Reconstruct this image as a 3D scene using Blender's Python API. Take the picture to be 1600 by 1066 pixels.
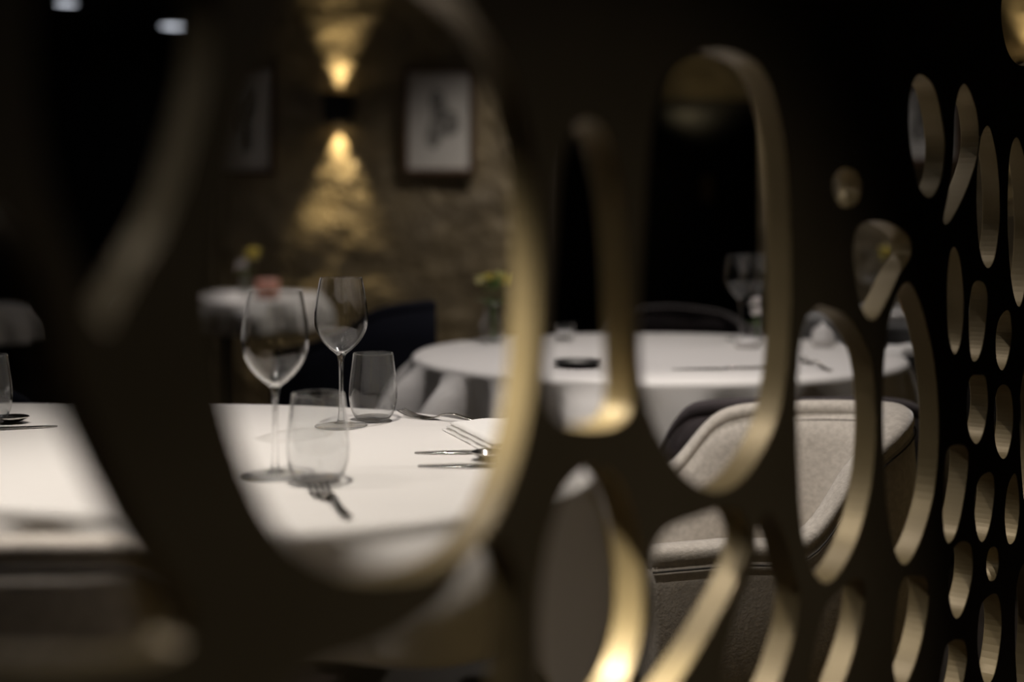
import bpy, bmesh, math, random
from mathutils import Vector, Matrix

for o in list(bpy.data.objects):
    bpy.data.objects.remove(o)
SC = bpy.context.scene
COL = SC.collection

# ------------------------------------------------------------------ camera
F = 1778.0          # focal length in pixels of the 1600x1066 frame
HZ = 350.0          # image row of the horizon
CH = 1.05           # camera height
TZ = 0.753          # table cloth height
cam_d = bpy.data.cameras.new('camera')
cam_d.sensor_width = 36.0
cam_d.lens = F / 1600 * 36.0
cam_d.shift_y = -(533 - HZ) / 1600
cam_d.clip_start = 0.02
cam_d.dof.use_dof = True
cam_d.dof.focus_distance = 1.61
cam_d.dof.aperture_fstop = 1.40
cam = bpy.data.objects.new('camera', cam_d)
cam.location = (0, 0, CH)
cam.rotation_euler = (math.pi / 2, 0, 0)
COL.objects.link(cam)
SC.camera = cam

# ------------------------------------------------------------------ world, exposure
w = bpy.data.worlds.new('world')
SC.world = w
w.use_nodes = True
w.node_tree.nodes['Background'].inputs[0].default_value = (0.6, 0.5, 0.42, 1)
w.node_tree.nodes['Background'].inputs[1].default_value = 0.004
SC.view_settings.view_transform = 'Standard'
SC.view_settings.look = 'None'
SC.view_settings.gamma = 1.0
SC.view_settings.use_curve_mapping = False
SC.view_settings.exposure = 0.0
SC.cycles.max_bounces = 14
SC.cycles.diffuse_bounces = 4
SC.cycles.glossy_bounces = 6
SC.cycles.transmission_bounces = 12
SC.cycles.transparent_max_bounces = 24
SC.cycles.use_denoising = True
SC.cycles.sample_clamp_indirect = 10.0
SC.cycles.blur_glossy = 0.0
SC.cycles.caustics_reflective = False
SC.cycles.caustics_refractive = False


# ------------------------------------------------------------------ helpers
def P(px, py, Y):
    return Vector(((px - 800) / F * Y, Y, CH - (py - HZ) / F * Y))


def X(px, Y):
    return (px - 800) / F * Y


def YT(py, z=TZ):
    """distance of a point lying on a horizontal plane at height z"""
    return F * (CH - z) / (py - HZ)


def tag(o, label=None, cat=None, group=None, kind=None):
    if label: o['label'] = label
    if cat: o['category'] = cat
    if group: o['group'] = group
    if kind: o['kind'] = kind
    return o


def root(name, loc, label, cat, group=None, rz=0.0):
    o = bpy.data.objects.new(name, None)
    o.empty_display_size = 0.05
    o.location = loc
    o.rotation_euler = (0, 0, rz)
    COL.objects.link(o)
    return tag(o, label, cat, group)


def obj(name, bm, mat, parent=None, smooth=True, label=None, recalc=True):
    if recalc:
        bmesh.ops.recalc_face_normals(bm, faces=bm.faces)
    me = bpy.data.meshes.new(name)
    bm.to_mesh(me)
    bm.free()
    for m in (mat if isinstance(mat, (list, tuple)) else [mat]):
        me.materials.append(m)
    if smooth:
        for p in me.polygons:
            p.use_smooth = True
    o = bpy.data.objects.new(name, me)
    COL.objects.link(o)
    if parent:
        o.parent = parent
    if label:
        o['label'] = label
    return o


def struct(name, bm, mat, smooth=False):
    return tag(obj(name, bm, mat, smooth=smooth), kind='structure')


def copy_tree(o, parent=None):
    c = o.copy()
    COL.objects.link(c)
    c.parent = parent
    for ch in list(o.children):
        if ch.type != 'LIGHT':
            copy_tree(ch, c)
    return c


def box(bm, c, s, bevel=0.0, seg=2, rot=None):
    r = bmesh.ops.create_cube(bm, size=1.0)
    vs = r['verts']
    for v in vs:
        v.co = Vector((v.co.x * s[0], v.co.y * s[1], v.co.z * s[2]))
    if bevel:
        es = list({e for v in vs for e in v.link_edges})
        rb = bmesh.ops.bevel(bm, geom=es, offset=bevel, segments=seg, profile=0.7, affect='EDGES')
        vs = list({v for f in rb['faces'] for v in f.verts} | {v for v in vs if v.is_valid})
    for v in vs:
        if rot is not None:
            v.co = rot @ v.co
        v.co += Vector(c)
    return bm


def lathe(bm, prof, seg=48, c=(0, 0, 0), cap_a=False, cap_b=False):
    rings = []
    for (r, z) in prof:
        if r < 1e-6:
            rings.append([bm.verts.new((c[0], c[1], c[2] + z))])
        else:
            rings.append([bm.verts.new((c[0] + r * math.cos(2 * math.pi * i / seg),
                                        c[1] + r * math.sin(2 * math.pi * i / seg), c[2] + z)) for i in range(seg)])
    for a, b in zip(rings, rings[1:]):
        for i in range(seg):
            j = (i + 1) % seg
            if len(a) == 1 and len(b) == 1:
                continue
            if len(a) == 1:
                bm.faces.new((a[0], b[i], b[j]))
            elif len(b) == 1:
                bm.faces.new((a[i], b[0], a[j]))
            else:
                bm.faces.new((a[i], b[i], b[j], a[j]))
    if cap_a: bm.faces.new(rings[0])
    if cap_b: bm.faces.new(rings[-1])
    return bm


def crom(pts, n=8, closed=True):
    """Catmull-Rom through points of any dimension"""
    out = []
    N = len(pts)
    rng = range(N) if closed else range(N - 1)
    for i in rng:
        if closed:
            p0, p1, p2, p3 = (pts[(i + k - 1) % N] for k in range(4))
        else:
            p0, p1, p2, p3 = pts[max(i - 1, 0)], pts[i], pts[i + 1], pts[min(i + 2, N - 1)]
        for s in range(n):
            t = s / n
            out.append(tuple(0.5 * (2 * b + (c - a) * t + (2 * a - 5 * b + 4 * c - d) * t * t + (3 * b - a - 3 * c + d) * t ** 3)
                             for a, b, c, d in zip(p0, p1, p2, p3)))
    if not closed:
        out.append(tuple(pts[-1]))
    return out


def loft(bm, rings, close_ring=True, cap=True):
    R = [[bm.verts.new(p) for p in r] for r in rings]
    n = len(R[0])
    for a, b in zip(R, R[1:]):
        for i in range(n if close_ring else n - 1):
            j = (i + 1) % n
            bm.faces.new((a[i], a[j], b[j], b[i]))
    if cap and close_ring:
        bm.faces.new(R[0])
        bm.faces.new(list(reversed(R[-1])))
    return R


def tube(bm, pts, rad, seg=10, cap=True):
    pts = [Vector(p) for p in pts]
    rings = []
    prev = None
    for i, p in enumerate(pts):
        t = (pts[min(i + 1, len(pts) - 1)] - pts[max(i - 1, 0)]).normalized()
        a = prev if prev is not None else (Vector((0, 0, 1)) if abs(t.z) < .9 else Vector((1, 0, 0)))
        a = (a - t * a.dot(t)).normalized()
        prev = a
        b = t.cross(a)
        r = rad[i] if isinstance(rad, (list, tuple)) else rad
        rings.append([p + (a * math.cos(2 * math.pi * k / seg) + b * math.sin(2 * math.pi * k / seg)) * r for k in range(seg)])
    return loft(bm, rings, True, cap)


# ------------------------------------------------------------------ materials
def mat(name, col, rough=0.6, metal=0.0, spec=0.5, sheen=0.0, noise=None, bump=None, coat=0.0, emit=None):
    m = bpy.data.materials.new(name)
    m.use_nodes = True
    nt = m.node_tree
    b = nt.nodes['Principled BSDF']
    b.inputs['Base Color'].default_value = (*col, 1)
    b.inputs['Roughness'].default_value = rough
    b.inputs['Metallic'].default_value = metal
    b.inputs['Specular IOR Level'].default_value = spec
    b.inputs['Sheen Weight'].default_value = sheen
    b.inputs['Coat Weight'].default_value = coat
    if emit:
        b.inputs['Emission Color'].default_value = (*emit[0], 1)
        b.inputs['Emission Strength'].default_value = emit[1]
    tc = nt.nodes.new('ShaderNodeTexCoord')
    if noise:
        scale, col2, lo, hi = noise[:4]
        n = nt.nodes.new('ShaderNodeTexNoise')
        n.inputs['Scale'].default_value = scale
        n.inputs['Detail'].default_value = 6
        nt.links.new(tc.outputs['Object'], n.inputs['Vector'])
        r = nt.nodes.new('ShaderNodeMapRange')
        r.inputs['From Min'].default_value = lo
        r.inputs['From Max'].default_value = hi
        nt.links.new(n.outputs['Fac'], r.inputs['Value'])
        mx = nt.nodes.new('ShaderNodeMix')
        mx.data_type = 'RGBA'
        nt.links.new(r.outputs['Result'], mx.inputs['Factor'])
        mx.inputs['A'].default_value = (*col, 1)
        mx.inputs['B'].default_value = (*col2, 1)
        nt.links.new(mx.outputs['Result'], b.inputs['Base Color'])
    if bump:
        last = None
        for (scale, strength, dist) in bump:
            n = nt.nodes.new('ShaderNodeTexNoise')
            n.inputs['Scale'].default_value = scale
            n.inputs['Detail'].default_value = 5
            nt.links.new(tc.outputs['Object'], n.inputs['Vector'])
            bp = nt.nodes.new('ShaderNodeBump')
            bp.inputs['Strength'].default_value = strength
            bp.inputs['Distance'].default_value = dist
            nt.links.new(n.outputs['Fac'], bp.inputs['Height'])
            if last:
                nt.links.new(last.outputs['Normal'], bp.inputs['Normal'])
            last = bp
        nt.links.new(last.outputs['Normal'], b.inputs['Normal'])
    return m


def thin_glass(name, tint=.96, edge=True):
    """clear blown glass wall: fresnel-weighted mirror over a clear pane"""
    m = bpy.data.materials.new(name)
    m.use_nodes = True
    nt = m.node_tree
    nt.nodes.remove(nt.nodes['Principled BSDF'])
    out = nt.nodes['Material Output']
    ge = nt.nodes.new('ShaderNodeNewGeometry')
    dt = nt.nodes.new('ShaderNodeVectorMath'); dt.operation = 'DOT_PRODUCT'
    nt.links.new(ge.outputs['Normal'], dt.inputs[0]); nt.links.new(ge.outputs['Incoming'], dt.inputs[1])
    ab = nt.nodes.new('ShaderNodeMath'); ab.operation = 'ABSOLUTE'
    nt.links.new(dt.outputs['Value'], ab.inputs[0])
    iv = nt.nodes.new('ShaderNodeMath'); iv.operation = 'SUBTRACT'; iv.inputs[0].default_value = 1.0
    nt.links.new(ab.outputs[0], iv.inputs[1])
    pw = nt.nodes.new('ShaderNodeMath'); pw.operation = 'POWER'; pw.inputs[1].default_value = 4.0
    nt.links.new(iv.outputs[0], pw.inputs[0])
    ma = nt.nodes.new('ShaderNodeMath'); ma.operation = 'MULTIPLY_ADD'
    ma.inputs[1].default_value = 0.85; ma.inputs[2].default_value = 0.04
    nt.links.new(pw.outputs[0], ma.inputs[0])
    tr = nt.nodes.new('ShaderNodeBsdfTransparent'); tr.inputs[0].default_value = (tint - .004, tint, tint, 1)
    gl = nt.nodes.new('ShaderNodeBsdfGlossy'); gl.inputs['Roughness'].default_value = 0.03
    gl.inputs['Color'].default_value = (1, 1, 1, 1)
    mx = nt.nodes.new('ShaderNodeMixShader')
    nt.links.new(ma.outputs[0], mx.inputs[0]); nt.links.new(tr.outputs[0], mx.inputs[1]); nt.links.new(gl.outputs[0], mx.inputs[2])
    # towards the turning edge the wall bends light like the solid glass it is
    rg = nt.nodes.new('ShaderNodeMapRange'); rg.interpolation_type = 'SMOOTHSTEP'
    rg.inputs['From Min'].default_value = .42; rg.inputs['From Max'].default_value = .14
    rg.inputs['To Min'].default_value = 0; rg.inputs['To Max'].default_value = .92
    nt.links.new(ab.outputs[0], rg.inputs['Value'])
    gb = nt.nodes.new('ShaderNodeBsdfGlass'); gb.inputs['IOR'].default_value = 1.5; gb.inputs['Roughness'].default_value = 0.0
    m2 = nt.nodes.new('ShaderNodeMixShader')
    nt.links.new(rg.outputs['Result'], m2.inputs[0]); nt.links.new(mx.outputs[0], m2.inputs[1]); nt.links.new(gb.outputs[0], m2.inputs[2])
    nt.links.new((m2 if edge else mx).outputs[0], out.inputs['Surface'])
    return m


def solid_glass(name):
    m = bpy.data.materials.new(name)
    m.use_nodes = True
    nt = m.node_tree
    nt.nodes.remove(nt.nodes['Principled BSDF'])
    g = nt.nodes.new('ShaderNodeBsdfGlass')
    g.inputs['IOR'].default_value = 1.5
    g.inputs['Roughness'].default_value = 0.0
    tr = nt.nodes.new('ShaderNodeBsdfTransparent')
    mx = nt.nodes.new('ShaderNodeMixShader')
    mx.inputs[0].default_value = .5
    nt.links.new(tr.outputs[0], mx.inputs[1])
    nt.links.new(g.outputs[0], mx.inputs[2])
    nt.links.new(mx.outputs[0], nt.nodes['Material Output'].inputs['Surface'])
    return m


M = {}
M['bronze'] = mat('bronze_paint', (.34, .265, .14), .42, .25, .5, noise=(9, (.29, .225, .115), .35, .7), bump=[(60, .08, .002)])
M['cloth'] = mat('white_linen', (.80, .775, .745), .85, 0, .2, sheen=.15, bump=[(900, .05, .0004), (14, .12, .004)])
M['napkin'] = mat('white_napkin', (.86, .845, .82), .85, 0, .2, bump=[(700, .06, .0004)])
M['thin'] = thin_glass('clear_glass_wall')
M['foot'] = thin_glass('clear_glass_foot', .975, True)
M['glass'] = solid_glass('clear_glass_solid')
M['steel'] = mat('polished_steel', (.62, .60, .57), .16, 1.0)
M['beige'] = mat('beige_velvet', (.53, .485, .425), .8, 0, .2, sheen=.6, noise=(120, (.43, .39, .34), .36, .64), bump=[(260, .45, .0018)])
M['navy'] = mat('navy_fabric', (.006, .007, .014), .85, 0, .2, sheen=.05, bump=[(300, .2, .001)])
M['brown'] = mat('dark_brown_velvet', (.035, .026, .028), .8, 0, .2, sheen=.3, noise=(40, (.022, .016, .018), .35, .65), bump=[(200, .3, .001)])
M['seam'] = mat('dark_seam_thread', (.05, .045, .04), .8)
M['black'] = mat('black_metal', (.010, .010, .011), .5, .3)
M['wood_dark'] = mat('dark_stained_wood', (.02, .014, .010), .5, noise=(14, (.012, .008, .006), .3, .7))
M['plaster'] = mat('gold_plaster', (.29, .23, .135), .44, .2, .5, noise=(3.2, (.18, .145, .095), .35, .68),
                   bump=[(5.5, .8, .06), (20, .75, .022), (70, .4, .006)])
M['darkwall'] = mat('dark_wall_paint', (.085, .080, .076), .85)
M['ceil'] = mat('dark_ceiling_paint', (.085, .082, .080), .85)
M['floor'] = mat('dark_wood_floor', (.045, .032, .022), .5, noise=(6, (.028, .020, .014), .3, .7))
M['paper'] = mat('picture_paper', (.62, .60, .57), .8)
M['ink'] = mat('picture_ink', (.12, .115, .11), .8, noise=(30, (.33, .32, .30), .4, .62))
M['frame'] = mat('brown_wood_frame', (.10, .055, .03), .45)
M['lamp'] = mat('lamp_lens', (.9, .9, .9), .4, emit=((.86, .90, 1.0), 1.6))
M['ring'] = mat('lamp_ring', (.25, .25, .26), .4, .6)
M['yellow'] = mat('yellow_petal', (.72, .56, .10), .6, noise=(40, (.55, .50, .12), .4, .6))
M['lime'] = mat('lime_petal', (.50, .52, .14), .6, noise=(40, (.62, .56, .28), .4, .6))
M['white_petal'] = mat('white_petal', (.80, .76, .74), .6)
M['leaf'] = mat('green_leaf', (.09, .15, .03), .5)
M['pink'] = mat('pink_wax', (.55, .25, .18), .5)
M['ceramic'] = mat('white_ceramic', (.78, .76, .74), .25, 0, .5)
M['slate'] = mat('dark_glaze', (.012, .012, .012), .3)
M['orange'] = mat('amber_wax', (.75, .30, .07), .5)
M['brass'] = mat('aged_brass', (.50, .36, .13), .4, .6)
M['grey'] = mat('grey_enamel', (.16, .16, .175), .4)
M['grey_cloth'] = mat('grey_linen', (.20, .20, .205), .85, bump=[(500, .06, .0005)])


# ------------------------------------------------------------------ lamps, inferred and added (ceiling downlights carry their own spot)
CEIL = 2.40
dl_proto = None


def downlight(x, y, label, power, size_deg, blend, col=(1, .90, .78), radius=.03, aim=None, cz=CEIL):
    global dl_proto
    if dl_proto is None:
        dl_proto = root('downlight', (0, 0, 0), label, 'ceiling light', 'round downlights on the ceiling')
        b = bmesh.new()
        lathe(b, [(.085, 0), (.085, -.026), (.080, -.030), (.070, -.030), (.068, -.022), (.068, 0)], 40)
        obj('ring', b, M['ring'], dl_proto)
        b = bmesh.new()
        lathe(b, [(0, -.020), (.0675, -.020), (.0675, -.016), (0, -.016)], 40)
        obj('lens', b, M['lamp'], dl_proto)
        o = dl_proto
    else:
        o = copy_tree(dl_proto)
        o['label'] = label
    o.location = (x, y, cz)
    if power:
        l = bpy.data.lights.new('downlight_beam', 'SPOT')
        l.energy = power
        l.color = col
        l.spot_size = math.radians(size_deg)
        l.spot_blend = blend
        l.shadow_soft_size = radius
        lo = bpy.data.objects.new('downlight_beam', l)
        lo.location = (x, y, cz - .06)
        if aim:
            lo.rotation_euler = (Vector(aim) - lo.location).to_track_quat('-Z', 'Y').to_euler()
        COL.objects.link(lo)
    return o


downlight(-.30, 1.24, 'round ceiling downlight straight above the front table with the wine glasses', 68, 60, 1.0, col=(1, .91, .81), radius=.009)
downlight(-.92, 1.34, 'added ceiling downlight brightening the middle of the long front table, beside the cut-off tumbler', 32, 56, 1.0, col=(1, .92, .84), radius=.012)  # unseen extra spot, lifts the dim end of the front cloth
downlight(-1.38, 1.24, 'added ceiling downlight above the end of the front table, aimed at the screen openings', 35, 49, .85, col=(1, .92, .84), radius=.02, aim=(.02, .94, .45))  # unseen spot added to light the inner faces of the screen openings
downlight(-.42, 1.72, 'added ceiling downlight tilted to brighten the beige chair at the end of the front table', 80, 29, 1.0, col=(1, .92, .84), radius=.012, aim=(.36, 1.90, .66))  # extra unseen spot, put in only to light the chair interior
downlight(-.39, .90, 'added ceiling downlight that brightens the rim of the turned-away beige chair', 66, 19, 1.0, col=(1, .92, .86), radius=.012)  # unseen lamp added so the chair rim catches light
downlight(.18, 2.22, 'round ceiling downlight above the round middle table with the flower vase', 64, 80, 1.0, col=(1, .92, .88), radius=.03)
downlight(-1.25, 4.50, 'round ceiling downlight above the small table near the wall lamp', 36, 52, 1.0, col=(1, .92, .90), radius=.03)
downlight(.30, 4.75, 'added ceiling downlight brightening the gold wall and the framed drawing in full view', 50, 126, .8, col=(1, .90, .80), radius=.03)  # added wide fill for the plaster wall and its drawings
downlight(1.35, 3.55, 'round ceiling downlight above the grey clothed table', 26, 104, .9, col=(1, .92, .86), radius=.03)
d = downlight(X(275, 7.7), 7.7, 'lit round ceiling lamp seen at the top, the larger of the two bright ovals', 2, 60, 1.0)
d.scale = (1.55, 1.2, .55)
d = downlight(X(103, 6.9), 6.9, 'lit round ceiling lamp cut by the top picture edge, the smaller bright oval', 2, 60, 1.0)
d.scale = (1.0, .9, .55)
downlight(2.5, .15, 'added ceiling downlight faintly filling the near side of the bronze screen', 24, 34, 1.0, col=(1, .92, .92), radius=.05, aim=(-.02, .68, .26))  # unseen fill added for the camera-side face of the screen
# unseen narrow spot added to make the bright patch low on the screen
downlight(-.75, .62, 'added narrow beamed ceiling downlight making a bright patch low on the bronze screen', 520, 6.4, 1.0, col=(1, .91, .76), radius=.02,
          aim=(.082, .80, .77))

# ------------------------------------------------------------------ room shell
WA, WB, WC = 5.60, 4.45, 8.80       # sconce wall, picture wall behind the screen, back wall of the passage


def slab(name, lo, hi, m):
    b = bmesh.new()
    c = [(a + d) / 2 for a, d in zip(lo, hi)]
    s = [d - a for a, d in zip(lo, hi)]
    box(b, c, s)
    return struct(name, b, m)


slab('floor', (-4.2, -3.2, -.1), (4.2, 9.2, 0), M['floor'])
slab('ceiling', (-4.2, -3.2, CEIL), (4.2, 9.2, CEIL + .1), M['ceil'])
slab('wall_left', (-4.2, -3.2, 0), (-4.0, 9.2, CEIL), M['darkwall'])
slab('wall_right', (4.0, -3.2, 0), (4.2, 9.2, CEIL), M['darkwall'])
slab('wall_front', (-4.0, -3.2, 0), (4.0, -3.0, CEIL), M['darkwall'])


def relief_wall(name, x0, x1, y, thick, seed, m):
    """rough hand-plastered wall facing the camera"""
    b = bmesh.new()
    nx, nz = int((x1 - x0) / .035), int(CEIL / .035)
    from mathutils import noise as NZ
    front = []
    for j in range(nz + 1):
        row = []
        for i in range(nx + 1):
            px_, pz_ = x0 + (x1 - x0) * i / nx, CEIL * j / nz
            d = NZ.noise(Vector((px_ * 2.6, pz_ * 2.6, seed))) * .016 + NZ.noise(Vector((px_ * 8, pz_ * 8, seed + 5))) * .007
            if i in (0, nx): d = 0
            row.append(b.verts.new((px_, y - d, pz_)))
        front.append(row)
    for j in range(nz):
        for i in range(nx):
            b.faces.new((front[j][i], front[j][i + 1], front[j + 1][i + 1], front[j + 1][i]))
    box(b, ((x0 + x1) / 2, y + thick / 2 + .0155, CEIL / 2), (x1 - x0, thick - .03, CEIL))
    for (a, c) in ((0, 0), (nx, 0)):
        vs = [front[j][a] for j in range(nz + 1)]
        xx = vs[0].co.x
        p = b.verts.new((xx, y + .03, CEIL)); q = b.verts.new((xx, y + .03, 0))
        b.faces.new(vs + [p, q])
    o = struct(name, b, m, smooth=True)
    return o


relief_wall('wall_back', X(309, WA), X(858, WA), WA, .5, 1.0, M['plaster'])
relief_wall('wall_side', X(1222, WB), 4.0, WB, .4, 7.0, M['plaster'])
slab('wall_far', (-4.0, WC, 0), (4.0, 9.2, CEIL), M['darkwall'])
slab('trim_1', (X(858, WA) - .06, WA - .025, 0), (X(858, WA) + .012, WA - .001, CEIL), M['wood_dark'])

# door at the end of the passage
dx0, dx1, dzt = X(1005, WC), X(1190, WC), 1.93
dr = tag(bpy.data.objects.new('door_1', None), kind='structure')
dr.location = ((dx0 + dx1) / 2, WC - .03, 0)
COL.objects.link(dr)
hw = (dx1 - dx0) / 2
b = bmesh.new()
box(b, (-hw - .04, 0, dzt / 2), (.08, .06, dzt), .006)
box(b, (hw + .04, 0, dzt / 2), (.08, .06, dzt), .006)
box(b, (0, 0, dzt + .04), (2 * hw + .16, .06, .08), .006)
obj('door_frame', b, M['wood_dark'], dr, False)
b = bmesh.new()
box(b, (0, 0, dzt / 2), (2 * hw, .04, dzt), .004)
for (zc, hh) in ((.5, .7), (1.4, .8)):
    for sx in (-.5, .5):
        box(b, (sx * hw, -.024, zc), (hw * .72, .02, hh), .008)
obj('door_leaf', b, mat('door_lacquer', (.008, .009, .012), .3, 0, .5), dr, False)
b = bmesh.new()
box(b, (X(1103, WC) - (dx0 + dx1) / 2, -.045, CH + 54 / F * WC), (.075, .012, .20), .004)
obj('push_plate', b, M['brass'], dr, False, label='brass push plate')
b = bmesh.new()
box(b, (X(1106, WC) - (dx0 + dx1) / 2, -.055, CH - 74 / F * WC), (.22, .04, .075), .01)
obj('letter_slot', b, M['grey'], dr, False, label='pale grey letter slot')
# plaster arch over the door
b = bmesh.new()
ax, aw, ah = X(1100, WC), .36, .40
pts = [(ax + aw * math.cos(t * math.pi / 24), dzt + .085 + ah * math.sin(t * math.pi / 24) ** .8) for t in range(25)]
loft(b, [[(x, WC - .03, z) for x, z in pts], [(x, WC + .01, z) for x, z in pts]])
struct('trim_2', b, M['plaster'])
l = bpy.data.lights.new('arch_fill_light', 'SPOT')  # unseen fill spot added to light the plaster arch
l.energy = 4
l.color = (1, .80, .45)
l.spot_size = math.radians(46)
l.spot_blend = 1.0
l.shadow_soft_size = .05
lo = bpy.data.objects.new('arch_fill_light', l)
lo.location = (ax + .02, WC - 1.3, 2.0)
lo.rotation_euler = (math.radians(98), 0, 0)
COL.objects.link(lo)

# ------------------------------------------------------------------ wall lamps
def sconce(px, ytop, wall, label, power_up, power_dn):
    s = wall / F
    c = Vector((X(px, wall), wall - .065, CH + (HZ - ytop) * s - .075))
    r = root('wall_sconce', c, label, 'wall lamp', 'square up-and-down wall lamps')
    b = bmesh.new()
    for (cx, cy, sx, sy) in ((-.062, 0, .008, .10), (.062, 0, .008, .10), (0, -.046, .132, .008), (0, .046, .132, .008)):
        box(b, (cx, cy, 0), (sx, sy, .145), .0015)
    box(b, (0, 0, 0), (.12, .09, .03))
    obj('housing', b, M['black'], r, False)
    b = bmesh.new()
    led = mat('sconce_led', (.9, .8, .6), .5, emit=((1, .72, .36), 3))
    b.free()
    for sg in (1, -1):
        b = bmesh.new()
        box(b, (0, .0, sg * .055), (.07, .07, .010), .003)
        obj('light_source', b, led, r, False)
    for sg, pw in ((1, power_up), (-1, power_dn)):
        l = bpy.data.lights.new('sconce_beam', 'SPOT')
        l.energy = pw
        l.color = (1.0, .79, .44)
        l.spot_size = math.radians(60)
        l.spot_blend = 1.0
        l.shadow_soft_size = .012
        lo = bpy.data.objects.new('sconce_beam', l)
        lo.location = c + Vector((0, .036, sg * .066))
        lo.rotation_euler = (math.radians(180 if sg > 0 else 0) + math.radians(3 * sg), 0, 0)
        COL.objects.link(lo)
    return r


sconce(531, 148, WA, 'black square wall lamp throwing gold light up and down beside the framed drawing', 46, 58)
sconce(1608, 95, WB, 'black square wall lamp at the edge of the frame behind the bronze screen', 12, 6)


# ------------------------------------------------------------------ framed drawings
def picture(pxc, y0, y1, wpx, wall, label, seed):
    s = wall / F
    c = Vector((X(pxc, wall), wall - .045, CH - ((y0 + y1) / 2 - HZ) * s))
    W_, H_ = wpx * s, (y1 - y0) * s
    r = root('framed_picture', c, label, 'picture', 'framed drawings on the plaster walls')
    b = bmesh.new()
    t = .022
    box(b, (-W_ / 2 + t / 2, 0, 0), (t, .04, H_), .003)
    box(b, (W_ / 2 - t / 2, 0, 0), (t, .04, H_), .003)
    box(b, (0, 0, H_ / 2 - t / 2), (W_, .04, t), .003)
    box(b, (0, 0, -H_ / 2 + t / 2), (W_, .04, t), .003)
    obj('frame', b, M['frame'], r, False)
    b = bmesh.new()
    box(b, (0, .006, 0), (W_ - .03, .006, H_ - .03))
    obj('paper', b, M['paper'], r, False)
    rnd = random.Random(seed)
    b = bmesh.new()
    pts = []
    for i in range(26):
        a = 2 * math.pi * i / 26
        q = .8 + .25 * math.sin(3 * a + seed) + rnd.uniform(-.1, .1)
        pts.append((W_ * .23 * q * math.cos(a) + .004, H_ * .30 * q * math.sin(a)))
    pts = crom(pts, 3)
    loft(b, [[(x, .0025, z) for x, z in pts], [(x, .0015, z) for x, z in pts]])
    obj('drawing', b, M['ink'], r, False)
    return r


picture(688, 108, 272, 112, WA, 'framed pale drawing in full view on the gold wall next to the wall lamp', 2)
picture(378, 104, 274, 108, WA, 'framed pale drawing half hidden by the screen, wall lamp between it and the other drawing', 5)
picture(1437, 130, 258, 110, WB, 'small framed drawing seen through a gap in the far part of the bronze screen', 9)


# ------------------------------------------------------------------ tables with cloths
def cloth_mesh(outline, base, drop, amp, nf, seed, ztop=TZ, sharp=1.0, nring=12, lean=.95):
    """outline: closed list of (x, y), counter-clockwise seen from above"""
    rnd = random.Random(seed)
    N = len(outline)
    ph = [rnd.uniform(0, 6.28) for _ in range(4)]
    cx = sum(p[0] for p in outline) / N
    cy = sum(p[1] for p in outline) / N
    per = [0.0]
    for i in range(N):
        a, c = outline[i], outline[(i + 1) % N]
        per.append(per[-1] + math.hypot(c[0] - a[0], c[1] - a[1]))
    L = per[-1]
    b = bmesh.new()

    def nrm(i):
        a, c = outline[i - 1], outline[(i + 1) % N]
        d = Vector((c[0] - a[0], c[1] - a[1]))
        d.normalize()
        return Vector((d.y, -d.x))
    rings = []
    for f in (.35, .7, .9, .97):
        rings.append([(cx + (p[0] - cx) * f - base[0], cy + (p[1] - cy) * f - base[1], ztop - base[2]) for p in outline])
    sh = .014
    for a in (20, 45, 70, 90):
        t = math.radians(a)
        rings.append([(outline[i][0] + nrm(i).x * sh * (math.sin(t) - .35) - base[0], outline[i][1] + nrm(i).y * sh * (math.sin(t) - .35) - base[1],
                       ztop - sh * (1 - math.cos(t)) - base[2]) for i in range(N)])
    for k in range(1, nring + 1):
        h = k / nring
        ring = []
        for i in range(N):
            s = per[i] / L * 2 * math.pi
            n = nrm(i)
            wv = math.sin(nf * s + ph[0] + .8 * math.sin(2 * s + ph[1])) + .35 * math.sin((nf * 2 - 3) * s + ph[2])
            wv = math.copysign(abs(wv) ** sharp, wv)
            g = 1 - (1 - h) ** 4
            am = amp(s, outline[i]) if callable(amp) else amp
            off = sh * .65 + g * (am * (wv * .95 + lean)) + .35 * am * h
            dz = drop(s, outline[i]) * h
            ring.append((outline[i][0] + n.x * off - base[0], outline[i][1] + n.y * off - base[1], ztop - sh - dz - base[2]))
        rings.append(ring)
    R = loft(b, rings, True, False)
    c = b.verts.new((cx - base[0], cy - base[1], ztop - base[2]))
    for i in range(N):
        b.faces.new((c, R[0][i], R[0][(i + 1) % N]))
    return b


def table(outline, label, cloth_label, clab, drop, amp, nf, seed, m=None, sharp=1.0, ztop=TZ, group='cloth covered dining tables', inset=.975, lean=.95):
    N = len(outline)
    cx = sum(p[0] for p in outline) / N
    cy = sum(p[1] for p in outline) / N
    r = root('dining_table', (cx, cy, 0), label, 'table', group)
    b = bmesh.new()
    ins = [((p[0] - cx) * inset, (p[1] - cy) * inset) for p in outline]
    loft(b, [[(x, y, ztop - .034) for x, y in ins], [(x, y, ztop - .004) for x, y in ins]])
    obj('tabletop', b, M['wood_dark'], r, False)
    b = bmesh.new()
    lathe(b, [(0, .03), (.03, .03), (.03, ztop - .03), (0, ztop - .03)], 24)
    obj('pedestal', b, M['black'], r)
    b = bmesh.new()
    lathe(b, [(0, 0), (.22, 0), (.22, .012), (.20, .02), (.04, .035), (0, .035)], 40)
    obj('base', b, M['black'], r)
    c = obj('tablecloth', cloth_mesh(outline, (cx, cy, 0), drop, amp, nf, seed, ztop, sharp, lean=lean), m or M['cloth'])
    c.location = (cx, cy, 0)
    so = c.modifiers.new('thickness', 'SOLIDIFY')
    so.thickness = .0015
    so.offset = 1
    tag(c, cloth_label, 'tablecloth', 'cloths on the dining tables')
    return r


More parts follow.
